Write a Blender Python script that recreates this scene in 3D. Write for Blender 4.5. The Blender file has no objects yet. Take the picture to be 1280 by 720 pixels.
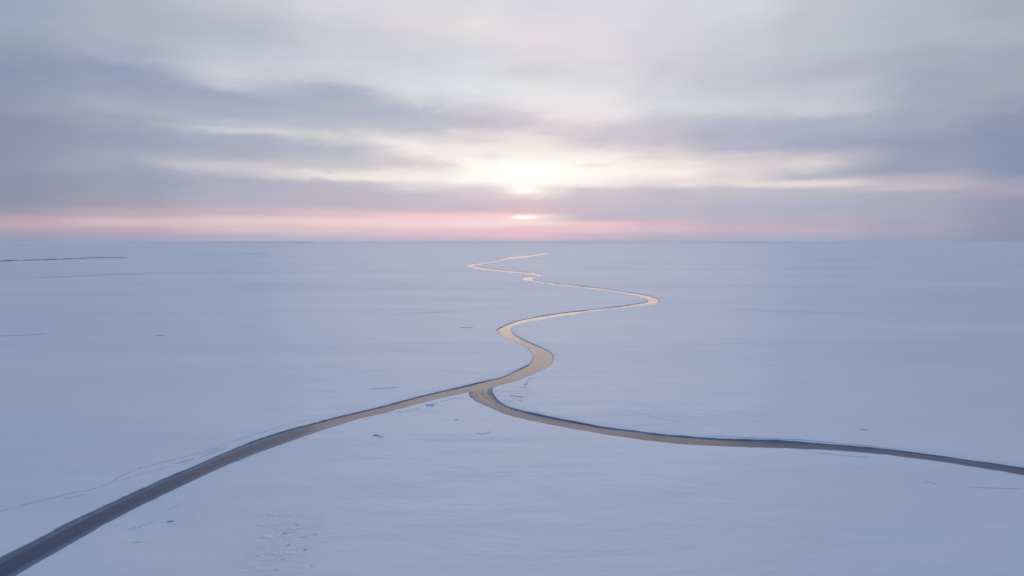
import bpy, math, random
import numpy as np
from mathutils import Vector, noise
from mathutils.geometry import delaunay_2d_cdt
R = math.radians
rng = random.Random(7)
C = bpy.context.scene.collection
scene = bpy.context.scene

# ------------------------------------------------------------------ camera
CAM_H = 60.0
F = 853.333                       # focal length in photo pixels (24 mm on 36 mm)
HORIZON = 302.3
PITCH = math.atan((360 - HORIZON) / F)
cam = bpy.data.cameras.new('camera'); camo = bpy.data.objects.new('camera', cam); C.objects.link(camo)
cam.lens = 24; cam.sensor_width = 36; cam.clip_start = 0.5; cam.clip_end = 400000
camo.location = (0, 0, CAM_H); camo.rotation_euler = (R(90) - PITCH, 0, 0)
scene.camera = camo
scene.view_settings.view_transform = 'Standard'; scene.view_settings.look = 'None'
scene.view_settings.exposure = 0.0; scene.view_settings.gamma = 1.0
scene.cycles.use_denoising = True
scene.cycles.max_bounces = 6; scene.cycles.volume_bounces = 1
SUN_AZ, SUN_EL = R(1.2), R(5.2)
SUN_STRENGTH, SUN_ANGLE = 0.15, 40
SKY_GAIN = 1.0

cp, sp = math.cos(PITCH), math.sin(PITCH)
def ray(px, py):
    x = (px - 640) / F; y = (360 - py) / F
    return (x, cp + y * sp, -sp + y * cp)          # world direction for a photo pixel
def gnd(px, py, z=0.0):
    d = ray(px, py); k = (z - CAM_H) / d[2]
    return (d[0] * k, d[1] * k)
def azel(px, py):
    d = ray(px, py)
    return math.atan2(d[0], d[1]), math.atan2(d[2], math.hypot(d[0], d[1]))
def lin(c): 
    c = c / 255
    return c / 12.92 if c <= 0.04045 else ((c + 0.055) / 1.055) ** 2.4

class NT:
    def __init__(s, tree): s.t = tree; tree.nodes.clear()
    def n(s, kind, **kw):
        nd = s.t.nodes.new('ShaderNode' + kind)
        for k, v in kw.items(): setattr(nd, k, v)
        return nd
    def val(s, sock, v):
        if isinstance(v, bpy.types.NodeSocket): s.t.links.new(v, sock)
        elif v is not None: sock.default_value = v
    def m(s, op, a, b=None, c=None, clamp=False):
        nd = s.n('Math', operation=op, use_clamp=clamp)
        for i, v in enumerate((a, b, c)):
            if v is not None: s.val(nd.inputs[i], v)
        return nd.outputs[0]
    def mix(s, f, a, b, blend='MIX'):
        nd = s.n('Mix', data_type='RGBA', blend_type=blend, clamp_factor=True)
        s.val(nd.inputs[0], f)
        for i, v in ((6, a), (7, b)):
            if isinstance(v, tuple) and len(v) == 3: v = (*v, 1)
            s.val(nd.inputs[i], v)
        return nd.outputs[2]
    def rng(s, v, a, b, c, d, smooth=False):
        nd = s.n('MapRange', interpolation_type='SMOOTHSTEP' if smooth else 'LINEAR', clamp=True)
        for i, x in enumerate((v, a, b, c, d)): s.val(nd.inputs[i], x)
        return nd.outputs[0]
    def comb(s, x, y, z=0.0):
        nd = s.n('CombineXYZ')
        for i, v in enumerate((x, y, z)): s.val(nd.inputs[i], v)
        return nd.outputs[0]
    def noise(s, vec, scale, detail=3, rough=0.5, dist=0.0):
        nd = s.n('TexNoise'); s.t.links.new(vec, nd.inputs['Vector'])
        nd.inputs['Scale'].default_value = scale; nd.inputs['Detail'].default_value = detail
        nd.inputs['Roughness'].default_value = rough; nd.inputs['Distortion'].default_value = dist
        return nd.outputs['Fac']
    def mapping(s, vec, scale=(1, 1, 1), loc=(0, 0, 0), rot=(0, 0, 0)):
        nd = s.n('Mapping'); s.t.links.new(vec, nd.inputs[0])
        nd.inputs['Scale'].default_value = scale; nd.inputs['Location'].default_value = loc; nd.inputs['Rotation'].default_value = rot
        return nd.outputs[0]

# ------------------------------------------------------------------ sky
world = bpy.data.worlds.new('World'); scene.world = world; world.use_nodes = True
w = NT(world.node_tree)
COLS = {
0: [(0,150,166,193),(25,152,166,192),(50,150,162,186),(70,144,156,183),(90,132,150,178),(110,140,152,180),(130,147,154,181),(150,135,147,174),(180,139,149,177),(215,141,147,175),(250,141,147,173),(262,152,152,175),(272,182,160,178),(281,192,166,182),(290,170,158,178),(299,148,152,178),(303,130,147,176)],
160: [(0,172,176,196),(40,172,177,197),(70,165,174,200),(90,145,158,188),(110,155,163,192),(135,165,174,196),(150,158,165,188),(175,150,157,185),(200,160,165,188),(230,154,160,187),(255,165,160,180),(268,192,170,186),(278,218,180,192),(288,190,168,186),(299,165,163,186)],
300: [(0,195,197,208),(40,180,184,204),(70,190,196,212),(95,205,208,218),(105,195,197,212),(120,160,168,195),(140,168,175,198),(155,185,189,206),(163,205,206,212),(175,170,176,200),(190,172,174,196),(208,200,195,203),(225,172,174,196),(250,180,176,195),(266,200,180,195),(275,232,190,200),(285,220,185,198),(297,185,175,195)],
420: [(0,215,212,218),(40,202,203,213),(80,205,207,220),(100,200,203,215),(115,170,175,200),(135,172,178,200),(152,180,184,202),(168,205,204,208),(185,182,184,200),(205,200,196,205),(220,225,214,212),(230,190,184,200),(255,190,180,198),(268,225,185,198),(277,245,200,208),(288,225,185,200),(300,195,182,202)],
530: [(0,215,214,220),(30,220,214,218),(70,205,207,218),(110,218,220,228),(125,205,210,218),(140,185,190,205),(160,195,195,208),(175,225,215,218),(190,240,232,230),(205,225,215,215),(220,248,240,235),(232,225,212,216),(245,198,190,205),(262,205,186,202),(270,250,195,205),(280,250,205,212),(290,230,185,202),(301,212,182,204)],
600: [(0,218,217,222),(30,230,222,222),(60,214,214,222),(85,218,219,226),(115,222,226,230),(135,215,212,220),(152,200,196,206),(170,218,206,212),(185,245,236,232),(205,252,246,240),(225,253,247,238),(238,222,204,212),(262,208,188,202),(269,253,195,205),(280,253,210,215),(290,235,185,202),(301,215,182,204)],
657: [(0,212,212,222),(50,228,220,225),(70,222,217,222),(90,212,212,216),(110,226,228,230),(135,228,224,228),(155,215,206,212),(175,240,226,225),(190,250,238,230),(205,253,250,246),(225,254,250,244),(240,252,238,230),(246,240,215,215),(252,222,188,202),(265,228,180,196),(270,255,215,220),(278,252,215,215),(286,245,188,204),(294,236,182,202),(302,215,182,204)],
740: [(0,216,215,224),(50,225,218,224),(70,226,217,224),(95,218,218,222),(120,225,225,228),(145,236,226,230),(165,214,206,214),(180,222,210,216),(198,252,242,236),(215,253,245,238),(228,248,236,230),(238,210,198,208),(262,204,188,202),(274,200,182,200),(279,244,190,202),(287,232,186,202),(296,210,180,202),(303,186,180,202)],
830: [(0,214,212,224),(60,212,210,220),(90,205,203,216),(115,212,212,220),(135,214,216,222),(155,196,194,208),(175,200,194,206),(195,224,212,214),(205,240,230,226),(215,250,238,232),(228,236,222,220),(240,196,188,204),(270,190,184,202),(280,215,182,200),(287,215,180,198),(296,190,176,198),(303,172,176,200)],
920: [(0,212,212,222),(50,202,203,215),(100,196,197,212),(135,208,208,216),(150,188,188,206),(170,176,178,204),(185,182,182,202),(195,212,200,208),(210,226,214,216),(222,224,214,214),(230,228,216,214),(238,196,190,204),(262,182,180,200),(278,190,178,196),(286,204,176,194),(294,186,174,196),(303,165,174,200)],
1020: [(0,192,195,207),(60,188,193,206),(90,180,182,202),(115,192,195,210),(135,200,201,212),(155,172,178,200),(180,164,168,196),(200,205,198,206),(212,200,196,205),(220,180,182,198),(230,228,218,218),(238,188,184,200),(262,174,176,198),(282,186,172,194),(288,192,174,194),(296,172,172,196),(303,160,170,198)],
1150: [(0,178,183,204),(50,176,182,203),(70,168,173,195),(100,158,170,195),(135,164,170,192),(160,160,168,192),(180,148,156,186),(210,150,158,186),(222,184,176,192),(234,198,188,198),(242,172,168,190),(262,165,166,192),(285,168,164,190),(296,158,162,188),(303,138,155,185)],
1280: [(0,165,170,192),(50,170,177,198),(70,160,168,190),(100,164,166,188),(130,152,160,186),(150,140,150,180),(180,130,146,178),(215,133,148,180),(226,160,160,185),(240,170,162,186),(250,150,152,182),(275,146,148,178),(292,142,146,175),(303,128,145,172)],
}
EMAX = R(24)
tc = w.n('TexCoord'); sep = w.n('SeparateXYZ'); w.t.links.new(tc.outputs['Generated'], sep.inputs[0])
X, Y, Z = sep.outputs
hyp = w.m('SQRT', w.m('ADD', w.m('MULTIPLY', X, X), w.m('MULTIPLY', Y, Y)))
az = w.m('ARCTAN2', X, Y); el = w.m('ARCTAN2', Z, hyp)
sv = w.comb(w.m('MULTIPLY', az, 3.6), w.m('MULTIPLY', el, 11.5), 0.0)
n1 = w.noise(sv, 1.4, 4, 0.55, 0.3)
n2 = w.noise(w.mapping(sv, loc=(5.3, 2.1, 3.7)), 2.6, 7, 0.68, 0.6)
n3 = w.noise(w.mapping(sv, (1, 1.7, 1), (1.3, 8.1, 1.7)), 4.6, 6, 0.62, 0.7)
damp = w.rng(el, 0.035, 0.10, 0.0, 1.0, True)      # the low band stays level
az2 = w.m('ADD', az, w.m('MULTIPLY', w.m('SUBTRACT', n1, 0.5), w.m('MULTIPLY', damp, 0.12)))
el2 = w.m('ADD', el, w.m('MULTIPLY', w.m('SUBTRACT', n2, 0.5), w.m('MULTIPLY', damp, 0.026)))
tt = w.m('DIVIDE', w.m('ADD', el2, 0.01), EMAX, clamp=True)
prev = None; paz = None
for x in sorted(COLS):
    r = w.n('ValToRGB'); cr = r.color_ramp; cr.interpolation = 'B_SPLINE' if False else 'EASE'
    COLS[x] = [(y, r_, g_ + 8, b_ + 3) if r_ > 214 and r_ - g_ > 33 else (y, r_, g_, b_) for y, r_, g_, b_ in COLS[x]]
    pts = sorted(((azel(x, y)[1] + 0.01) / EMAX, c) for (y, *c) in COLS[x])
    while len(cr.elements) < len(pts): cr.elements.new(0.5)
    for e, (p, c) in zip(cr.elements, pts):
        e.position = min(1, max(0, p)); e.color = (*[lin(v) for v in c], 1)
    w.t.links.new(tt, r.inputs[0])
    a = azel(x, 200)[0]
    if prev is None: prev = r.outputs[0]
    else: prev = w.mix(w.rng(az2, paz, a, 0.0, 1.0, True), prev, r.outputs[0])
    paz = a
low = prev
def blob(px, py, sx, sy, tilt=0.0, ragged=0.35):
    "a soft cloud feature at a fixed direction of the sky, ragged by noise"
    a0, e0 = azel(px, py)
    da = w.m('SUBTRACT', az2, a0); de = w.m('SUBTRACT', el2, e0)
    if tilt: de = w.m('SUBTRACT', de, w.m('MULTIPLY', da, tilt))
    q = w.m('ADD', w.m('POWER', w.m('DIVIDE', da, sx / F), 2.0), w.m('POWER', w.m('DIVIDE', de, sy / F), 2.0))
    q = w.m('ADD', q, w.m('MULTIPLY', w.m('SUBTRACT', n3, 0.5), ragged * 4))
    return w.m('EXPONENT', w.m('MULTIPLY', q, -1.0), clamp=True)
def add_blob(base, col, amt, *a, **k):
    return w.mix(w.m('MULTIPLY', blob(*a, **k), amt), base, tuple(lin(v) for v in col))
for col, amt, px, py, sx, sy, tilt in [
    ((200,204,216), .45, 330, 92, 60, 9, 0), ((165,172,198), .5, 400, 112, 45, 10, -.1), ((176,182,204), .6, 470, 140, 110, 13, -.12),
    ((212,210,214), .6, 345, 164, 22, 7, -.1), ((214,212,212), .55, 418, 170, 18, 7, 0), ((248,240,234), .7, 520, 186, 42, 8, -.35),
    ((206,198,204), .6, 495, 201, 30, 6, -.15), ((250,240,232), .6, 450, 221, 90, 5, -.04), ((245,226,224), .5, 640, 170, 60, 9, 0),
    ((198,192,202), .55, 605, 150, 45, 9, 0), ((205,198,208), .5, 770, 168, 40, 9, 0), ((178,178,200), .5, 905, 162, 35, 10, 0),
    ((222,210,210), .6, 1005, 204, 28, 6, .12), ((176,180,198), .55, 1018, 218, 24, 5, 0), ((228,218,216), .55, 985, 229, 60, 4, -.03),
    ((232,224,226), .5, 572, 166, 16, 5, -.2), ((186,182,198), .5, 590, 148, 20, 5, -.1), ((196,190,202), .45, 655, 152, 22, 6, .1), ((238,230,230), .5, 702, 146, 26, 5, .1),
    ((204,196,206), .5, 690, 168, 24, 5, -.1), ((220,208,212), .5, 560, 205, 22, 3, -.2), ((228,216,218), .5, 612, 194, 20, 3, -.1), ((224,212,216), .45, 740, 206, 26, 3, .1),
    ((250,240,232), .5, 800, 216, 34, 4, .05), ((196,190,204), .5, 838, 178, 22, 6, .1), ((166,172,198), .4, 250, 190, 60, 6, -.05), ((196,196,208), .4, 270, 206, 50, 4, -.05),
    ((206,200,210), .55, 612, 140, 55, 12, -.1), ((196,192,206), .5, 750, 172, 30, 8, .1), ((236,222,220), .5, 1040, 204, 30, 5, 0), ((240,236,236), .4, 690, 128, 60, 10, 0),
    ((150,156,186), .3, 1180, 190, 90, 20, 0), ((142,158,186), .25, 60, 95, 90, 14, 0),
]: low = add_blob(low, col, amt, px, py, sx, sy, tilt)
streak = w.m('ADD', 0.915, w.m('MULTIPLY', w.m('ADD', w.m('MULTIPLY', n3, 0.5), w.m('MULTIPLY', n2, 0.5)), 0.17))
low = w.mix(1.0, low, w.comb(streak, streak, streak), 'MULTIPLY')
bw = w.n('RGBToBW'); w.t.links.new(low, bw.inputs[0])
low = w.mix(.16, low, bw.outputs[0])
# the brightest cloud gap and the glint where the hidden sun is
def glow(base, col, px, py, sx, sy):
    b = blob(px, py, sx, sy, 0, 0.12)
    c = w.mix(1.0, tuple(col), w.comb(b, b, b), 'MULTIPLY')
    return w.mix(1.0, base, c, 'ADD')
low = glow(low, (.12, .11, .09), 668, 216, 75, 13)
low = glow(low, (.26, .23, .19), 662, 238, 16, 4.5)
low = glow(low, (.50, .46, .40), 656, 271.5, 12, 1.8)
# upper sky: clear-air Nishita colour behind a thin lavender overcast, thinner away from the sun
skyt = w.n('TexSky', sky_type='NISHITA', sun_disc=False, sun_elevation=SUN_EL, sun_rotation=SUN_AZ, air_density=1.0, dust_density=1.5, ozone_density=2.0)
nish = w.n('VectorMath', operation='SCALE'); w.t.links.new(skyt.outputs[0], nish.inputs[0]); nish.inputs['Scale'].default_value = 0.10
cloud_n = w.noise(w.mapping(tc.outputs['Generated'], (2, 2, 6)), 1.6, 5, 0.6)
upper = w.mix(w.rng(az, -1.7, 0, 0.0, 1.0, True), (.16, .22, .36), (.79, .90, 1.14))
upper = w.mix(w.rng(az, 0, 1.7, 0.0, 1.0, True), upper, (.16, .22, .36))
upper = w.mix(w.rng(el, 0.5, 1.4, 0.0, 1.0, True), upper, (.42, .56, .84))
upper = w.mix(w.m('MULTIPLY', cloud_n, 0.35), upper, nish.outputs[0])
side = w.rng(w.m('ABSOLUTE', az), R(38), R(90), 0.0, 1.0, True)
sky = w.mix(w.rng(el, R(15), R(34), 0.0, 1.0, True), low, upper)
sky = w.mix(side, sky, w.mix(w.rng(el, 0, .35, 0.0, 1.0, True), (.17, .23, .37), upper))
bg = w.n('Background'); w.t.links.new(sky, bg.inputs[0]); bg.inputs[1].default_value = SKY_GAIN
wo = w.n('OutputWorld'); w.t.links.new(bg.outputs[0], wo.inputs[0])

sun = bpy.data.lights.new('sun', 'SUN'); sun.energy = SUN_STRENGTH; sun.angle = R(SUN_ANGLE); sun.color = (1.0, .62, .38)
suno = bpy.data.objects.new('sun', sun); C.objects.link(suno)
sd = Vector((math.sin(SUN_AZ) * math.cos(SUN_EL), math.cos(SUN_AZ) * math.cos(SUN_EL), math.sin(SUN_EL)))
suno.rotation_euler = sd.to_track_quat('Z', 'Y').to_euler(); suno.location = (0, 0, 200)

# ------------------------------------------------------------------ helpers
def tag(o, label=None, cat=None, group=None, kind=None):
    if label: o['label'] = label
    if cat: o['category'] = cat
    if group: o['group'] = group
    if kind: o['kind'] = kind
    return o
def mesh_obj(name, verts, faces, mat, parent=None, smooth=True):
    me = bpy.data.meshes.new(name); me.from_pydata([tuple(v) for v in verts], [], [tuple(f) for f in faces]); me.update()
    if smooth: me.polygons.foreach_set('use_smooth', [True] * len(me.polygons))
    if mat: me.materials.append(mat)
    o = bpy.data.objects.new(name, me); C.objects.link(o); o.parent = parent
    return o
def fattr(o, name, vals):
    a = o.data.attributes.new(name, 'FLOAT', 'POINT'); a.data.foreach_set('value', np.asarray(vals, dtype=np.float32))
def spline(pts, per=8):
    P = np.array(pts, float); n = len(P); out = []
    for i in range(n - 1):
        p0 = P[max(i - 1, 0)]; p1 = P[i]; p2 = P[i + 1]; p3 = P[min(i + 2, n - 1)]
        d0 = max(np.linalg.norm(p1 - p0), 1e-6) ** .5; d1 = max(np.linalg.norm(p2 - p1), 1e-6) ** .5; d2 = max(np.linalg.norm(p3 - p2), 1e-6) ** .5
        m1 = (p2 - p1); m2 = (p2 - p1)
        if i > 0: m1 = d1 * ((p1 - p0) / d0 - (p2 - p0) / (d0 + d1) + (p2 - p1) / d1)
        if i < n - 2: m2 = d1 * ((p2 - p1) / d1 - (p3 - p1) / (d1 + d2) + (p3 - p2) / d2)
        for k in range(per):
            t = k / per
            out.append((2*t**3-3*t*t+1)*p1 + (t**3-2*t*t+t)*m1 + (-2*t**3+3*t*t)*p2 + (t**3-t*t)*m2)
    out.append(P[-1])
    return np.array(out)

# ------------------------------------------------------------------ river outline (photo pixels, near to far)
L = [(-330,880),(-140,774),(-60,730),(0,698.75),(45,676.2),(87.5,653.8),(125,636.2),(160,620.5),(200,602.5),(237.5,586.2),(277,568.75),(315,553),(352.5,540.5),(390,530.5),(415,523.75),(465,512),(520,497.5),(551,490),(582.5,482.75),(610,476.25),(627.5,471.9),(643,464.8),(655.8,458.9),(662.8,454.7),(665.8,449.2),(665.6,444.3),(661.4,438.75),(654.4,433.2),(646,429.7),(635,424.9),(625.3,420),(620.8,415.8),(621.1,412.4),(626.7,409.2),(637.8,404.4),(650.3,400.5),(665.6,397.4),(680,394.8),(698.75,391.9),(717.5,389.75),(742.5,386.9),(760,384.75),(780,382.3),(798.75,379.6),(806,378.4),(808.75,376.9),(807.5,374.2),(800,371.6),(792.5,369.6),(780,366.9),(755,363.2),(730,360),(705,357.4),(692,356),(680,354.2),(668,351.9),(660,351.0),(655,350.1),(651.9,348.2),(654,346.5),(662,345.8),(669,345.4),(672.2,344.7),(669,343.7),(662.5,342.5),(650,341.6),(640,340.6),(625,339.2),(610,337.9),(597,336.3),(587,334.4),(582.5,332.6),(587,331),(597,329.4),(610,327.6),(620,325.8),(628,323.8),(635,322.2),(647,321),(660,319.4),(672,318.2),(681,316.5),(688,316.4)]
def thin(C_, up):
    out = []; st = 0
    for (x, y) in C_:
        if y < 345 and x < 672 and y > 333 : y += .10 * up
        elif y < 331.5: y += .0 * up
        out.append((x, y))
    return out
RT = [(-310,920),(-120,806),(-40,759),(22,719),(50,702.5),(87.5,681),(125,660),(162.5,640),(200,621.25),(237.5,603.75),(275,586),(315,569.5),(345,558.75),(377.5,547.5),(415,535),(452.5,523.75),(490,514.5),(527.5,504.5),(551,498),(570,494.4),(586,491)]
RM = [(617,484.6),(625,482.2),(635,479.8),(645,477.5),(657.5,471.9),(669.7,467.0),(678,463.5),(685.7,458.9),(690.6,453.3),(691.3,446.4),(687.8,440.6),(680.8,436.7),(671.1,432.5),(660,427.6),(648.9,422),(641.9,417.2),(639.4,413),(641.9,408.9),(648.9,405.8),(662.8,402.6),(680,399.4),(692.5,396.8),(717.5,393.1),(736,390.2),(755,387.6),(780,385.25),(798.75,383.5),(812.5,381.5),(822.5,379.4),(826,376.8),(822.5,373.6),(812.5,370.3),(798.75,367.7),(780,364.8),(755,361.0),(730,358),(705,355.6),(692,353.9),(680,352.4),(672,351.2),(667,349.8),(666,348.2),(668,347.0),(674,346.0),(678,344.8),(675,342.9),(665,341.1),(650,340.1),(640,339.1),(625,337.6),(610,336.3),(600,334.6),(593,333.1),(592,332),(600,330.7),(612,328.9),(622,326.9),(630,325.1),(640,323.6),(652,322.2),(667,320.3),(682,318.0),(688,317.4)]
BR = [(617,484.6),(614.5,488.5),(616,493),(620,498.75),(627.5,505),(637.5,510),(647.5,513),(660,516),(680,520.6),(720,528.4),(752.5,534.6),(790,538.9),(827.5,543.9),(860,546.6),(912.5,549.9),(968.75,551.6),(1025,555.3),(1092.5,560.75),(1156,568.25),(1212.5,576),(1280,586.25),(1400,607),(1560,640),(1800,700)]
BL = [(586,491),(588,496.9),(595,501.9),(607.5,508),(620,513.75),(632.5,518.75),(645,522.5),(660,526),(680,530.6),(720,538),(765,545.3),(810,551.4),(860,556.6),(931,560),(1006,561.9),(1062.5,564.9),(1118.75,570.5),(1175,578),(1231,586.6),(1280,595),(1390,617),(1540,651),(1770,712)]
L = thin(L, 1); RM = thin(RM, -1)
def wob(p):
    x, y = p; k = min(1.0, y / 500)
    v = noise.noise_vector(Vector((x * .09, y * .09, 2))) * .28 + noise.noise_vector(Vector((x * .4, y * .4, 5))) * .16
    v += noise.noise_vector(Vector((x * .012, y * .012, 8))) * .8 * k * k
    return (x + v.x, y + v.y)
def chain(px, per=9): return np.array([wob(gnd(*p)) for p in spline(px, per)])
gL = chain(L); gRT = chain(RT); gRM = chain(RM); gBR = chain(BR); gBL = chain(BL)
gR = np.vstack([gRT, gRM[0:]])

def dtw_pairs(A, B):
    "pair points of two banks so that cross sections do not run along the stream"
    n, m = len(A), len(B)
    D = np.linalg.norm(A[:, None] - B[None], axis=2) / (0.5 * (np.linalg.norm(A, axis=1)[:, None] + np.linalg.norm(B, axis=1)[None])) ** 1.3
    c = np.full((n, m), 1e18); c[0, 0] = D[0, 0]; bk = np.zeros((n, m), int)
    for i in range(n):
        for j in range(m):
            if i == j == 0: continue
            best = (1e18, 0)
            if i and j: best = min(best, (c[i-1, j-1], 0))
            if i: best = min(best, (c[i-1, j], 1))
            if j: best = min(best, (c[i, j-1], 2))
            c[i, j] = best[0] + D[i, j]; bk[i, j] = best[1]
    i, j = n - 1, m - 1; path = [(i, j)]
    while i or j:
        b = bk[i, j]
        if b == 0: i -= 1; j -= 1
        elif b == 1: i -= 1
        else: j -= 1
        path.append((i, j))
    path = np.array(path[::-1], float)
    k = 7; pad = np.pad(path, ((k, k), (0, 0)), 'edge')
    sm = np.array([pad[q:q + 2 * k + 1].mean(0) for q in range(len(path))])
    sm[0] = path[0]; sm[-1] = path[-1]
    def at(P, t):
        i0 = np.clip(t.astype(int), 0, len(P) - 2); f = (t - i0)[:, None]
        return P[i0] * (1 - f) + P[i0 + 1] * f
    return at(A, sm[:, 0]), at(B, sm[:, 1])
def ribbon(name, A, B, z, mat, across=6):
    a, b = dtw_pairs(A, B); n = len(a)
    ctr = (a + b) / 2; s = np.concatenate([[0], np.cumsum(np.linalg.norm(np.diff(ctr, axis=0), axis=1))])
    V, S, T, Fc, E = [], [], [], [], []
    for i in range(n):
        wd = np.linalg.norm(b[i] - a[i])
        for k in range(across + 1):
            t = k / across; p = a[i] * (1 - t) + b[i] * t
            V.append((p[0], p[1], z)); S.append(s[i]); T.append((t - .5) * wd); E.append(min(t, 1 - t) * wd)
    q = across + 1
    for i in range(n - 1):
        for k in range(across):
            Fc.append((i*q+k, i*q+k+1, (i+1)*q+k+1, (i+1)*q+k))
    o = mesh_obj(name, V, Fc, mat); fattr(o, 'along', S); fattr(o, 'across', T); fattr(o, 'edge', E)
    me = o.data; me.update()
    if me.polygons[0].normal.z < 0: me.flip_normals()
    return o

# ------------------------------------------------------------------ materials
def material(name):
    m = bpy.data.materials.new(name); m.use_nodes = True; return m, NT(m.node_tree)
def finish(n, bsdf):
    o = n.n('OutputMaterial'); n.t.links.new(bsdf.outputs[0], o.inputs[0])
def attr(n, name):
    a = n.n('Attribute', attribute_name=name); return a.outputs['Fac']

def snow_material(name, ground=False):
    m, n = material(name)
    g = n.n('NewGeometry').outputs['Position']
    big = n.noise(n.mapping(g, (.0011, .006, .004)), 1.0, 5, .62, .4)         # broad wind-packed tone
    mid = n.noise(n.mapping(g, (.02, .05, .03)), 1.0, 4, .55, .6)
    fine = n.noise(n.mapping(g, (.35, .6, .5)), 1.0, 4, .6, .3)
    col = n.mix(n.rng(big, .35, .65, 0, 1, True), (.68, .73, .80), (.79, .815, .85))
    col = n.mix(n.m('MULTIPLY', n.rng(mid, .52, .75, 0, 1, True), .35), col, (.70, .735, .79))
    if ground:
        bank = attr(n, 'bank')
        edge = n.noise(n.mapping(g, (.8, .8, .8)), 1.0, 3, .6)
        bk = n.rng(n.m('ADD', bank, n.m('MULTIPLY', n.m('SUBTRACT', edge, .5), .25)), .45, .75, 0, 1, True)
        col = n.mix(bk, col, (.07, .085, .14))  # dark bank foot: bare wet ice, with undercut shade put into the colour
        soft = attr(n, 'apron')
        col = n.mix(n.m('MULTIPLY', soft, n.rng(mid, .3, .6, .1, .35)), col, (.60, .68, .80))
    b = n.n('BsdfPrincipled'); n.val(b.inputs['Base Color'], col)
    n.val(b.inputs['Roughness'], .42); b.inputs['IOR'].default_value = 1.5
    b.inputs['Specular IOR Level'].default_value = .8
    bump = n.n('Bump'); bump.inputs['Strength'].default_value = 1.0; bump.inputs['Distance'].default_value = 1.0
    hgt = n.m('ADD', n.m('MULTIPLY', mid, .85), n.m('MULTIPLY', fine, .08))
    hgt = n.m('ADD', hgt, n.m('MULTIPLY', n.noise(n.mapping(g, (.004, .012, .01)), 1.0, 3, .5, .4), 2.2))
    if ground:
        for (px, py, rx, ry, amp) in ((362, 676, 9, 17, .42), (650, 490, 9, 14, .30), (820, 522, 26, 22, .25), (230, 646, 9, 12, .2), (470, 520, 16, 12, .2)):
            cx, cy = gnd(px, py, .6)
            sp_ = n.n('SeparateXYZ'); n.t.links.new(g, sp_.inputs[0])
            qx = n.m('POWER', n.m('DIVIDE', n.m('SUBTRACT', sp_.outputs[0], cx), rx), 2.0)
            qy = n.m('POWER', n.m('DIVIDE', n.m('SUBTRACT', sp_.outputs[1], cy), ry), 2.0)
            mk = n.m('EXPONENT', n.m('MULTIPLY', n.m('ADD', n.m('ADD', qx, qy), n.m('MULTIPLY', n.m('SUBTRACT', fine, .5), 1.5)), -1.0))
            rp = n.m('ADD', n.noise(n.mapping(g, (.28, .75, .5)), 1.0, 4, .6, .8), n.m('MULTIPLY', n.noise(n.mapping(g, (1.1, 1.6, 1.0)), 1.0, 3, .6, .5), .35))
            hgt = n.m('ADD', hgt, n.m('MULTIPLY', n.m('MULTIPLY', rp, mk), amp))
    n.val(bump.inputs['Height'], hgt); n.t.links.new(bump.outputs[0], b.inputs['Normal'])
    finish(n, b); return m
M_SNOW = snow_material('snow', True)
M_DRIFT = snow_material('drift_snow')

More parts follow.
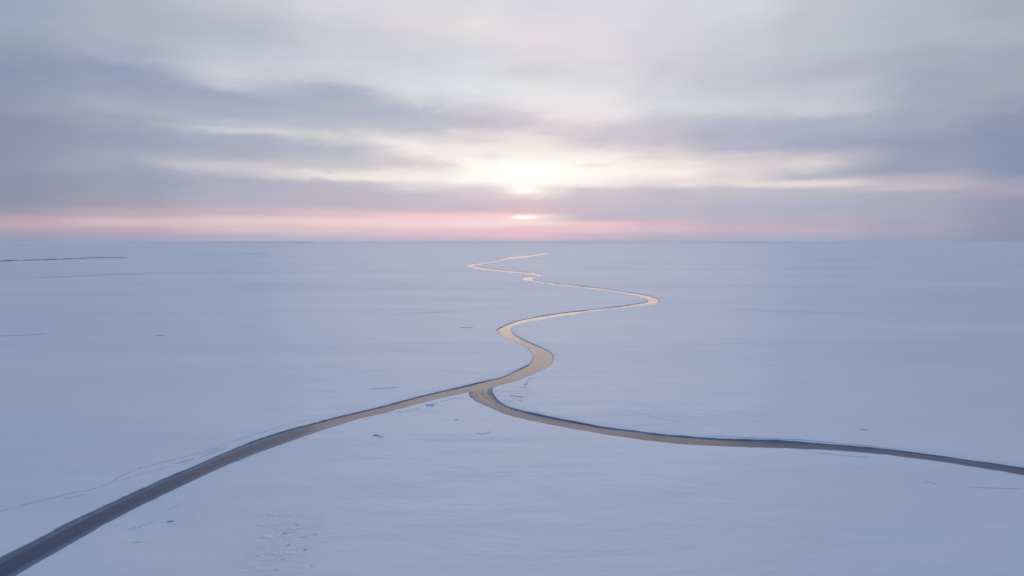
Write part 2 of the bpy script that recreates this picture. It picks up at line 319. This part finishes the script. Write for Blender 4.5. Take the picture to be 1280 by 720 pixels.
def water_material(name, rough, dust, tint, scuff=None):
    m, n = material(name)
    s = attr(n, 'along'); t = attr(n, 'across')
    v = n.comb(n.m('MULTIPLY', s, .018), n.m('MULTIPLY', t, 1.1))
    st = n.noise(v, 1.0, 5, .6, .2)
    v2 = n.comb(n.m('MULTIPLY', s, .05), n.m('MULTIPLY', t, 3.5))
    st2 = n.noise(v2, 1.0, 3, .6, .1)
    g = n.n('NewGeometry').outputs['Position']
    blot = n.noise(n.mapping(g, (.035, .012, .035)), 1.0, 5, .62, .6)
    k = n.m('ADD', n.m('MULTIPLY', st, .6), n.m('MULTIPLY', st2, .4))
    dustf = n.m('MULTIPLY', n.rng(n.m('ADD', k, n.m('MULTIPLY', n.m('SUBTRACT', blot, .5), .25)), .49, .70, 0, 1, True), dust)
    rut = n.noise(n.comb(n.m('MULTIPLY', s, .0035), n.m('MULTIPLY', t, 1.9)), 1.0, 4, .7, .15)
    line = n.rng(rut, .52, .66, 0, 1.0, True)
    wet = n.rng(blot, .42, .62, 0, 1, True)
    dustf = n.m('MAXIMUM', dustf, n.m('MULTIPLY', line, dust))
    edge = attr(n, 'edge')
    dustf = n.m('MAXIMUM', dustf, n.m('MULTIPLY', n.rng(n.m('ADD', edge, n.m('MULTIPLY', n.m('SUBTRACT', st, .5), 5.0)), .1, 2.6, 1, 0, True), .8))
    col = n.mix(dustf, tint, (.17, .225, .34))
    rough0 = rough
    if scuff:                                             # churned grit where vehicles turn
        sp_ = n.n('SeparateXYZ'); n.t.links.new(g, sp_.inputs[0])
        (cx, cy), (rx, ry) = scuff
        q = n.m('ADD', n.m('POWER', n.m('DIVIDE', n.m('SUBTRACT', sp_.outputs[0], cx), rx), 2.0), n.m('POWER', n.m('DIVIDE', n.m('SUBTRACT', sp_.outputs[1], cy), ry), 2.0))
        grit = n.noise(n.comb(n.m('MULTIPLY', s, .03), n.m('MULTIPLY', t, .6)), 1.0, 5, .65, .6)
        mk = n.m('MULTIPLY', n.m('EXPONENT', n.m('MULTIPLY', q, -1.0)), n.rng(n.m('ADD', n.m('MULTIPLY', grit, .55), n.m('MULTIPLY', n.noise(n.mapping(g, (.45, .25, .4)), 1.0, 5, .65, .8), .45)), .40, .62, 0, .55, True))
        col = n.mix(mk, col, (.07, .075, .085))
        rough0 = n.m('ADD', rough, n.m('MULTIPLY', mk, .40))
    b = n.n('BsdfPrincipled'); n.val(b.inputs['Base Color'], col)
    n.val(b.inputs['Roughness'], n.m('ADD', rough0, n.m('ADD', n.m('MULTIPLY', dustf, .25), n.m('MULTIPLY', wet, .10))))
    b.inputs['IOR'].default_value = 1.35; b.inputs['Specular Tint'].default_value = (.35, .62, 1, 1)
    bump = n.n('Bump'); bump.inputs['Strength'].default_value = .3; bump.inputs['Distance'].default_value = .05
    n.val(bump.inputs['Height'], k); n.t.links.new(bump.outputs[0], b.inputs['Normal'])
    finish(n, b); return m
M_RIVER = water_material('road_ice', .06, .22, (.002, .014, .060))
M_POND = water_material('pond_ice', .06, .0, (.004, .012, .04))
M_SIDE = water_material('side_road_ice', .13, .52, (.003, .013, .048), (gnd(603, 500), (13, 26)))

# ------------------------------------------------------------------ river
river = tag(ribbon('road', gL, gR, 0.0, M_RIVER), kind='structure')
side = tag(ribbon('side_road', gBR, gBL, -0.004, M_SIDE), kind='structure')
ponds = [(644.5,333.3,4.2,.55),(630,333.4,9,.22),(701.5,310.5,3.2,.3),(652,311.7,12,.22),(693,333.9,7,.22)]

# ------------------------------------------------------------------ ground with the channel cut into it
poly = np.vstack([gL, gRM[::-1], gBR[1:], gBL[::-1], gRT[::-1][1:]])
def seg_dist(P, Q):
    "distance of points P to closed polyline Q, chunked"
    A = Q; B = np.roll(Q, -1, 0); D = B - A; LL = (D ** 2).sum(1) + 1e-9
    out = np.empty(len(P))
    for c in range(0, len(P), 2000):
        p = P[c:c+2000, None]; t = np.clip(((p - A) * D).sum(2) / LL, 0, 1)
        out[c:c+2000] = np.sqrt((((A + D * t[..., None]) - p) ** 2).sum(2)).min(1)
    return out
def inside(P, Q):
    A = Q; B = np.roll(Q, -1, 0); r = np.zeros(len(P), bool)
    for a, b in zip(A, B):
        if a[1] == b[1]: continue
        m = ((a[1] > P[:, 1]) != (b[1] > P[:, 1])) & (P[:, 0] < (b[0] - a[0]) * (P[:, 1] - a[1]) / (b[1] - a[1]) + a[0])
        r ^= m
    return r
def area(Q):
    return .5 * np.sum(Q[:, 0] * np.roll(Q[:, 1], -1) - np.roll(Q[:, 0], -1) * Q[:, 1])
sgn = 1 if area(poly) > 0 else -1
def offset(Q, d):
    T = np.roll(Q, -1, 0) - np.roll(Q, 1, 0); T /= np.linalg.norm(T, axis=1)[:, None] + 1e-9
    N = np.stack([T[:, 1], -T[:, 0]], 1) * sgn
    return Q + N * d
keep = [0]
for i in range(1, len(poly)):
    if np.linalg.norm(poly[i] - poly[keep[-1]]) > 0.4: keep.append(i)
poly = poly[keep]
verts = []; edges = []
def add_loop(Q):
    s = len(verts); verts.extend(Vector(p) for p in Q); n = len(Q)
    edges.extend((s + i, s + (i + 1) % n) for i in range(n))
add_loop(poly)
for d in (.18, .4, 1.0, 2.6):
    Q = offset(poly, d)
    ok = (~inside(Q, poly)) & (seg_dist(Q, poly) > d * .93)
    s = len(verts); idx = {}
    for i in range(len(Q)):
        if ok[i]: idx[i] = len(verts); verts.append(Vector(Q[i]))
    for i in range(len(Q) - 1):
        if i in idx and i + 1 in idx: edges.append((idx[i], idx[i+1]))
for d in (5, 9, 16):
    Q = offset(poly, d)[::2]; ok = (~inside(Q, poly)) & (seg_dist(Q, poly) > d * .9)
    verts.extend(Vector(p) for p in Q[ok])
pts = []
for yy in list(np.arange(306, 330, 3)) + list(np.arange(330, 400, 5)) + list(np.arange(400, 900, 9)):
    for xx in np.arange(-320, 1620, 14):
        pts.append(gnd(xx + rng.uniform(-3, 3), yy + rng.uniform(-1, 1)))
for xx in np.arange(-600, 600, 25):
    for yy in np.arange(-600, 75, 25):
        pts.append((xx + rng.uniform(-5, 5), yy + rng.uniform(-5, 5)))
pts = np.array(pts); dd = seg_dist(pts, poly)
pts = pts[(~inside(pts, poly)) & (dd > 3.5)]
verts.extend(Vector(p) for p in pts)
BIG = 62000
ring = [(BIG * math.cos(a), BIG * math.sin(a)) for a in np.linspace(0, 2 * math.pi, 97)[:-1]]
add_loop(np.array(ring))
for r_ in (1500, 4000, 10000, 25000):
    for a in np.linspace(0, 2 * math.pi, 60)[:-1]:
        p = np.array([[r_ * math.cos(a), r_ * math.sin(a)]])
        if seg_dist(p, poly)[0] > 20 and not inside(p, poly)[0]: verts.append(Vector(p[0]))
cv, ce, cf, *_ = delaunay_2d_cdt(verts, edges, [], 0, 1e-4)
P = np.array([tuple(v) for v in cv])
cen = np.array([P[list(f)].mean(0) for f in cf])
mask = ~inside(cen, poly)
cf = [f for f, k in zip(cf, mask) if k]
d = seg_dist(P, poly)
for o_ in (river, side):
    co = np.array([v.co[:2] for v in o_.data.vertices])
    o_.data.attributes['edge'].data.foreach_set('value', seg_dist(co, poly).astype(np.float32))
far = np.linalg.norm(P, axis=1)
prof = np.interp(d, [0, .18, .4, 1.0, 2.6, 5, 9, 16], [-.02, .27, .33, .42, .56, .62, .60, .58])
und = np.array([noise.noise(Vector((x * .012, y * .02, 0))) * .5 + noise.noise(Vector((x * .0022, y * .003, 4))) * 1.6 for x, y in P])
rag = np.array([noise.noise(Vector((x * .035, y * .035, 11))) * .55 + noise.noise(Vector((x * .16, y * .16, 13))) * .45 for x, y in P])
nearb = np.clip((9 - d) / 8, 0, 1)
prof = prof * (1 + .9 * rag * nearb) + np.clip((3.2 - d) / 3, 0, 1) * np.clip(d / .4, 0, 1) * .16 * np.array([noise.noise(Vector((x * .45, y * .45, 17))) for x, y in P])
prof[d < .01] = -.02
z = prof + und * np.clip((d - 3) / 40, 0, 1)
z[far > 20000] = .6
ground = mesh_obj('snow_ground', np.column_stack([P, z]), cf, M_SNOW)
tag(ground, kind='structure')
if ground.data.polygons[0].normal.z < 0: ground.data.flip_normals()
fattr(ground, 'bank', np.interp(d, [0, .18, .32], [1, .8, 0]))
fattr(ground, 'apron', np.interp(d, [0, 1, 3, 9], [1, .8, .25, 0]))
bed = mesh_obj('frozen_ground', [(x * 1.0, y * 1.0, -1.2) for x, y in ring], [tuple(range(len(ring)))], M_RIVER, smooth=False)
tag(bed, kind='structure')

# cached ground height for placing things
from mathutils.bvhtree import BVHTree
bvh = BVHTree.FromPolygons([(*p, zz) for p, zz in zip(P, z)], [tuple(f) for f in cf])
def gz(x, y):
    h = bvh.ray_cast(Vector((x, y, 50)), Vector((0, 0, -1)))
    return h[0].z if h[0] else .6
def at(px, py):
    x, y = gnd(px, py, .6); return x, y, gz(x, y)


for i, (px, py, rx, ry) in enumerate(ponds):
    V = []
    for k in range(28):
        a = 2 * math.pi * k / 28; q = 1 + .22 * math.sin(3 * a + i) + .12 * math.sin(5 * a + 2 * i)
        x, y = gnd(px + rx * q * math.cos(a), py + ry * q * math.sin(a), .6)
        V.append((x, y, 1.6))
    o = mesh_obj('pond', V, [tuple(range(28))], M_POND, smooth=False); fattr(o, 'edge', [9.0] * 28); tag(o, kind='structure')
    if o.data.polygons[0].normal.z < 0: o.data.flip_normals()

# ------------------------------------------------------------------ far shores and thicket
m, n = material('far_shore'); b = n.n('BsdfPrincipled'); g = n.n('NewGeometry').outputs['Position']
n.val(b.inputs['Base Color'], n.mix(n.noise(n.mapping(g, (.002, .002, .01)), 1.0, 3), (.12, .13, .16), (.24, .25, .29)))
b.inputs['Roughness'].default_value = .9; finish(n, b); M_SHORE = m
def shore(name, x0, x1, dist, h, depth, seed, n=160, base=0.0):
    "a long low headland: ridge profile in plan, sloping sides, ragged crest"
    V, Fc = [], []
    for i in range(n + 1):
        t = i / n; px = x0 + (x1 - x0) * t; a = azel(px, HORIZON)[0]
        e = min(1, t * 7, (1 - t) * 14) ** .7
        hh = h * e * (.72 + .55 * noise.noise(Vector((t * 14, seed, 0))) + .18 * noise.noise(Vector((t * 70, seed, 3))))
        for k, (q, zz) in enumerate(((0, 0), (.12, .75), (.4, 1), (.8, .7), (1, 0))):
            r = (dist + depth * q) / math.cos(a)
            V.append((math.sin(a) * r, math.cos(a) * r, base + max(0, hh) * zz))
    for i in range(n):
        for k in range(4):
            Fc.append((i*5+k, (i+1)*5+k, (i+1)*5+k+1, i*5+k+1))
    return mesh_obj(name, V, Fc, M_SHORE)
tag(shore('headland', 236, 396, 30000, 52, 2500, 3), kind='structure')
tag(shore('headland', 850, 1330, 42000, 42, 3000, 9), kind='structure')
tag(shore('headland', 130, 240, 42000, 40, 3000, 5), kind='structure')

m, n = material('bare_twigs'); b = n.n('BsdfPrincipled'); b.inputs['Base Color'].default_value = (.045, .042, .05, 1); b.inputs['Roughness'].default_value = .95
finish(n, b); M_TWIG = m
V, Fc = [], []
line = spline([(-60,328),(0,326.6),(25,325.7),(55,325.1),(75,324.2),(92,323.6),(107,322.8),(130,322.2),(158,322.6)], 40)
for (px, py) in line:
    dens = .35 + 1.0 * (noise.noise(Vector((px * .06, 0, 0))) + .25)
    if 88 < px < 100: dens *= .3
    for k in range(7):
        if rng.random() > dens: continue
        x, y = gnd(px + rng.uniform(-1.5, 1.5), py + rng.uniform(-.15, .15), .6)
        z0 = gz(x, y); hh = rng.uniform(1.2, 3.4)
        for q in range(5):                                   # a fan of leaf-bare twig blades
            a = rng.uniform(0, 6.28); r = rng.uniform(.3, 1.6); wv = rng.uniform(.1, .35)
            s0 = len(V); tx, ty = x + r * math.cos(a), y + r * math.sin(a)
            V += [(x - wv * math.sin(a), y + wv * math.cos(a), z0), (x + wv * math.sin(a), y - wv * math.cos(a), z0), (tx, ty, z0 + hh * rng.uniform(.6, 1)), (x, y, z0 + hh * .5)]
            Fc += [(s0, s0 + 1, s0 + 2), (s0, s0 + 3, s0 + 2), (s0 + 1, s0 + 2, s0 + 3)]
tag(mesh_obj('thicket', V, Fc, M_TWIG, smooth=False), kind='stuff')

# ------------------------------------------------------------------ drifts, cracks, lumps
m, n = material('crust_ice'); g = n.n('NewGeometry').outputs['Position']; b = n.n('BsdfPrincipled')
n.val(b.inputs['Base Color'], n.mix(n.noise(g, 1.7, 3), (.32, .37, .46), (.52, .57, .66))); b.inputs['Roughness'].default_value = .5
finish(n, b); M_CRUST = m
def ridge(name, px, width, height, mat, seed=0, steep=.25, per=10, rag=.35):
    "low wind-cut ridge along a line on the snow: steep face towards the camera side, long tail behind"
    P0 = np.array([gnd(*p, .6) for p in spline(px, per)]); n = len(P0)
    T = np.gradient(P0, axis=0); T /= np.linalg.norm(T, axis=1)[:, None]
    N = np.stack([-T[:, 1], T[:, 0]], 1)
    if (N[:, 1].mean()) < 0: N = -N
    V, Fc = [], []
    for i in range(n):
        t = i / (n - 1); e = min(1, t * 5, (1 - t) * 5) ** .6
        q = 1 + rag * noise.noise(Vector((t * n * .35, seed, 0))) * 2
        ww, hh = width * e * max(.25, q), height * e * max(.15, q)
        wob = rag * width * .6 * noise.noise(Vector((t * n * .22, seed + 5, 1)))
        for u, zz in ((-.5, -.12), (-.5 + steep * .6, .75), (-.5 + steep, 1), (0.05, .7), (.5, -.12)):
            p = P0[i] + N[i] * (u * ww + wob)
            V.append((p[0], p[1], gz(p[0], p[1]) + zz * hh - (.03 if zz < 0 else 0)))
    for i in range(n - 1):
        for k in range(4):
            Fc.append((i*5+k, i*5+k+1, (i+1)*5+k+1, (i+1)*5+k))
    o = mesh_obj(name, V, Fc, mat)
    if sum(p.normal.z for p in o.data.polygons) < 0: o.data.flip_normals()
    return o
def crack(px, width, seed, label, per=12, group=None):
    "open crack: a thin sunken dark line between two faint raised lips"
    root = bpy.data.objects.new('ice_crack', None); C.objects.link(root)
    P0 = np.array([gnd(*p, .6) for p in spline(px, per)]); n = len(P0)
    root.location = (P0[0][0], P0[0][1], gz(*P0[0])); tag(root, label, 'crack', group)
    T = np.gradient(P0, axis=0); T /= np.linalg.norm(T, axis=1)[:, None]; N = np.stack([-T[:, 1], T[:, 0]], 1)
    off = Vector(root.location)
    Vg, Fg = [], []; lips = [([], []), ([], [])]
    for i in range(n):
        t = i / (n - 1); e = min(1, t * 8, (1 - t) * 8) ** .5
        ww = width * e * max(.12, 1 + 1.3 * noise.noise(Vector((t * n * .3, seed, 0))))
        wob = .25 * noise.noise(Vector((t * n * .5, seed, 7)))
        c = P0[i] + N[i] * wob
        for u in (-.5, 0, .5):
            p = c + N[i] * u * ww; Vg.append(Vector((p[0], p[1], gz(p[0], p[1]) + (.006 if u else .004))) - off)
        for sgn_, (lv, lf) in zip((-1, 1), lips):
            hh = .10 * e * max(.1, .7 + noise.noise(Vector((t * n * .4, seed, 3 + sgn_))))
            for u, zz in ((.5, 0.0), (.55, 1), (1.1, .6), (2.2, -.1)):
                p = c + N[i] * sgn_ * (u * max(ww, width * .3)); lv.append(Vector((p[0], p[1], gz(p[0], p[1]) + zz * hh)) - off)
    for i in range(n - 1):
        for k in range(2): Fg.append((i*3+k, i*3+k+1, (i+1)*3+k+1, (i+1)*3+k))
        for lv, lf in lips:
            for k in range(3): lf.append((i*4+k, i*4+k+1, (i+1)*4+k+1, (i+1)*4+k))
    mesh_obj('gap', Vg, Fg, M_CRUST, root)
    for lv, lf in lips: mesh_obj('lip', lv, lf, M_DRIFT, root)
    return root
def lump(name, px, py, sx, sy, sz, mat, seed, label, cat, group=None, jag=.35, rot=0.0):
    "irregular block or clod, partly sunk in the snow"
    import bmesh
    bm = bmesh.new(); bmesh.ops.create_icosphere(bm, subdivisions=3, radius=1)
    for v in bm.verts:
        c = v.co.copy(); q = 1 + jag * noise.noise(c * 1.4 + Vector((seed * 3.1, 0, 0))) * 1.6 + jag * .5 * noise.noise(c * 4 + Vector((0, seed, 0)))
        v.co = Vector((c.x * sx, c.y * sy, c.z * sz)) * q
    me = bpy.data.meshes.new(name); bm.to_mesh(me); bm.free(); me.materials.append(mat)
    me.polygons.foreach_set('use_smooth', [True] * len(me.polygons))
    o = bpy.data.objects.new(name, me); C.objects.link(o); x, y, zz = at(px, py)
    o.location = (x, y, zz + sz * .15); o.rotation_euler = (0, 0, rot); tag(o, label, cat, group); return o

# long crack that leaves the left road and wanders to the left frame edge
crack([(-120,672),(-40,651),(2,639.5),(32,631.2),(62,623.8),(87,617.5),(120,610.8),(137,604.5),(152,595),(170,587.5),(200,578.8),(237,570),(275,557.5),(322,542),(365,529.5),(405,520.5)], .24, 1,
      'long thin dark crack curving through the snow beside the near road on the left')
G = 'short cracks along the left bank of the near road'
crack([(141,604.5),(158,599),(176,593.5),(196,588),(216,582.3)], .2, 2, 'thin hairline crack just below the long crack, leftmost of the short ones on the bank', group=G)
crack([(220,580),(230,577),(238,574.8),(246,573)], .55, 3, 'darkest short crack with broken snow on the bank above the road', group=G)
crack([(246,574),(260,568),(272,563.6),(284,558.8)], .3, 4, 'short crack on the bank nearest the road edge, right of the darkest one', group=G)
crack([(250,569),(266,563.2),(284,556.6)], .28, 5, 'short crack between the long crack and the road-edge crack on the bank', group=G)
crack([(80,624.5),(95,621),(108,617.5)], .2, 6, 'faint short crack below the long crack near the left frame edge', group=G)
crack([(160,662.5),(172,659.5),(184,655),(195,652.5)], .2, 8, 'short wavering crack in the snow below the near road')
crack([(452,524.5),(475,519.5),(500,514.8),(517,512),(528,509)], .22, 12, 'thin crack along the lower edge of the road, left of the fork')
crack([(533,508),(545,504),(558,500.5),(566,499),(575,498)], .38, 13, 'dark crack along the lower road edge just before the fork')
crack([(222,631),(212,636.5),(228,628)], .15, 15, 'faint tiny crack right of the near road')

lump('ice_block', 470, 544.5, .95, .5, .32, M_CRUST, 3, 'small dark ice block alone on the open snow below the fork', 'ice block')
lump('snow_clod', 476, 546, 1.0, .5, .22, M_DRIFT, 4, 'pale snow clod touching the dark ice block below the fork', 'snow clod')
lump('snow_clod', 537, 506.5, 1.5, .8, .45, M_DRIFT, 8, 'pale snow clod sitting on the crack left of the fork', 'snow clod')
lump('ice_block', 213, 652, .75, .3, .16, M_CRUST, 5, 'flat grey ice block below the near road, beside a faint hollow', 'ice block')
lump('ice_block', 171, 677.5, .8, .35, .10, M_DRIFT, 6, 'very faint snowy ice block nearest the near road', 'ice block')
lump('ice_block', 583.5, 409.2, 4.0, .4, .26, M_CRUST, 9, 'long thin ice block left of the upper road bend', 'ice block', rot=.1, jag=.2)
lump('ice_block', 200, 418.3, 3.2, .5, .22, M_CRUST, 10, 'thin ice block alone on the distant snow at left', 'ice block', jag=.2)
lump('ice_block', 1080, 537.8, 1.5, .4, .11, M_CRUST, 11, 'small flat ice block on open snow above the right road', 'ice block', jag=.2, rot=-.1)
lump('ice_block', 571, 524, .6, .3, .14, M_CRUST, 15, 'tiny ice block below the road just left of the fork', 'ice block')
ridge('snow_drift', [(594,541),(600,542.4),(607,541.6),(614,539.5)], .8, .2, M_DRIFT, 3).name
for o_, lb in ((bpy.data.objects['snow_drift'], 'short low snow drift on open snow under the side road'),): tag(o_, lb, 'snow drift')

# broken crust beside the fork
GB = 'broken crust pieces right of the fork'
ORD = ['leftmost', 'second from the left', 'third from the left', 'fourth from the left', 'fifth from the left', 'sixth from the left', 'seventh from the left', 'eighth from the left']
c1 = sorted([(641,495,1.2),(647,495.8,1.4),(652,496.5,1.0),(644,498,.9),(638,501,1.2),(650,500.5,.8)])
c2 = sorted([(658,484.6,1.3),(652,483.8,.9),(658.8,478.5,.8),(661,475,.9),(663.5,472.6,.6),(656.5,480.5,.7)])
for where, cl in (('in the lower cluster beside the fork', c1), ('in the upper cluster by the bend', c2)):
    for k, (px, py, sx) in enumerate(cl):
        lump('crust_piece', px, py, sx, .5, .10, M_CRUST if k % 2 else M_DRIFT, 20 + k + py, 'broken grey crust piece, %s %s' % (ORD[k], where), 'crust piece', GB, .4, rng.uniform(-.6, .6))

# wind-rippled, broken patch in the lower left foreground
GC = 'small clods in the rippled patch'
for k, (px, py, sx, dk, lb) in enumerate([(356,668,.60,1,'largest grey snow clod in the rippled foreground patch'),(371,656.5,.5,0,'topmost pale snow clod of the rippled foreground patch'),
    (379,673,.7,0,'wide pale snow clod in the middle of the rippled foreground patch'),(394,669,.45,0,'rightmost snow clod of the rippled foreground patch'),
    (361,683.5,.26,1,'small dark snow clod left of centre in the rippled foreground patch'),(381,689.5,.30,1,'small dark snow clod right of centre in the rippled foreground patch'),
    (354,701,.45,0,'pale snow clod low in the rippled foreground patch'),(346,714,.35,0,'lowest snow clod of the rippled foreground patch'),(390,709.5,.25,0,'tiny snow clod at the lower right of the rippled foreground patch'),
    (323,697,.4,0,'leftmost snow clod of the rippled foreground patch')]):
    lump('snow_clod', px, py, sx * .8, .28, .075 if dk else .09, M_CRUST if dk else M_DRIFT, 40 + k, lb, 'snow clod', GC, .4, rng.uniform(-.5, .5))
GR = 'wind ripples in the lower left foreground'
for k, (px, py, ln, lb) in enumerate([(347,644,20,'topmost wind ripple of the lower left foreground patch'),(334,657,18,'left-hand wind ripple in the upper half of the foreground patch'),
    (368,662,12,'short wind ripple at the right of the foreground patch'),(338,672,20,'long wind ripple across the middle of the foreground patch'),
    (352,694,18,'lowest wind ripple of the lower left foreground patch')]):
    o = ridge('snow_ripple', [(px - ln, py + 1.6), (px - ln * .5, py - .9), (px, py + .8), (px + ln * .5, py - 1.0), (px + ln, py + .6)], 1.7, .11, M_DRIFT, k, per=9, steep=.45, rag=.6)
    tag(o, lb, 'snow ripple', GR)

# distant drifts
for k, (px, w_, h_, lb) in enumerate([
    ([(40,347),(75,346.2),(110,344.6),(150,343),(188,342)], 9, 1.6, 'long faint snow drift on the distant plain at far left'),
    ([(-10,418.8),(20,418.6),(45,417),(60,416.6)], 3, .5, 'short faint drift touching the left frame edge'),
    ([(220,320),(250,319),(300,318.2),(340,318)], 30, 3.5, 'faint drift line on the far plain under the dark headland'),
    ([(480,393.6),(515,391.5),(545,390),(583,388)], 4, .28, 'faint drift left of the upper road bend'),
    ([(460,486.3),(475,484.8),(500,484)], 1.4, .25, 'short drift above the road, left of the fork'),
    ([(900,384),(960,387),(1040,390.5),(1120,394),(1200,398),(1300,403)], 16, .7, 'very long shallow drift crossing the plain at right'),
    ([(1000,563),(1030,566),(1065,570),(1090,572)], 1.4, .18, 'faint drift below the right road, left of the small drift'),
    ([(1153,602.5),(1165,604.5),(1172,606.5)], .8, .16, 'short small drift below the right road'),
    ([(1205,609),(1240,610.5),(1290,611)], 1.0, .16, 'low drift below the right road touching the right frame edge'),
    ([(765,508),(800,516),(830,524),(860,529)], 2.2, .12, 'faint sloping drift above the right road'),
    ([(885,544),(950,547.3),(1010,550),(1070,555),(1140,561.5)], .9, .2, 'long thin drift along the upper bank of the right road'),
    ([(700,335),(740,334.4),(790,334.8)], 16, 1.0, 'faint drift on the far plain right of the upper meander')]):
    tag(ridge('snow_drift', px, w_, h_, M_DRIFT, k + 11, rag=.25), lb, 'snow drift')

# ------------------------------------------------------------------ haze
m, n = material('haze'); v = n.n('VolumePrincipled'); v.inputs['Density'].default_value = 3.0e-5
v.inputs['Color'].default_value = (.90, .93, .98, 1); v.inputs['Anisotropy'].default_value = .6
o_ = n.n('OutputMaterial'); n.t.links.new(v.outputs[0], o_.inputs['Volume'])
hb, hz0, hz1 = 66000, -2.4, 90
V = [(x, y, z_) for z_ in (hz0, hz1) for x, y in ((-hb, -hb), (hb, -hb), (hb, hb), (-hb, hb))]
hz = mesh_obj('haze', V, [(3,2,1,0),(4,5,6,7),(0,1,5,4),(1,2,6,5),(2,3,7,6),(3,0,4,7)], m, smooth=False); tag(hz, kind='stuff')
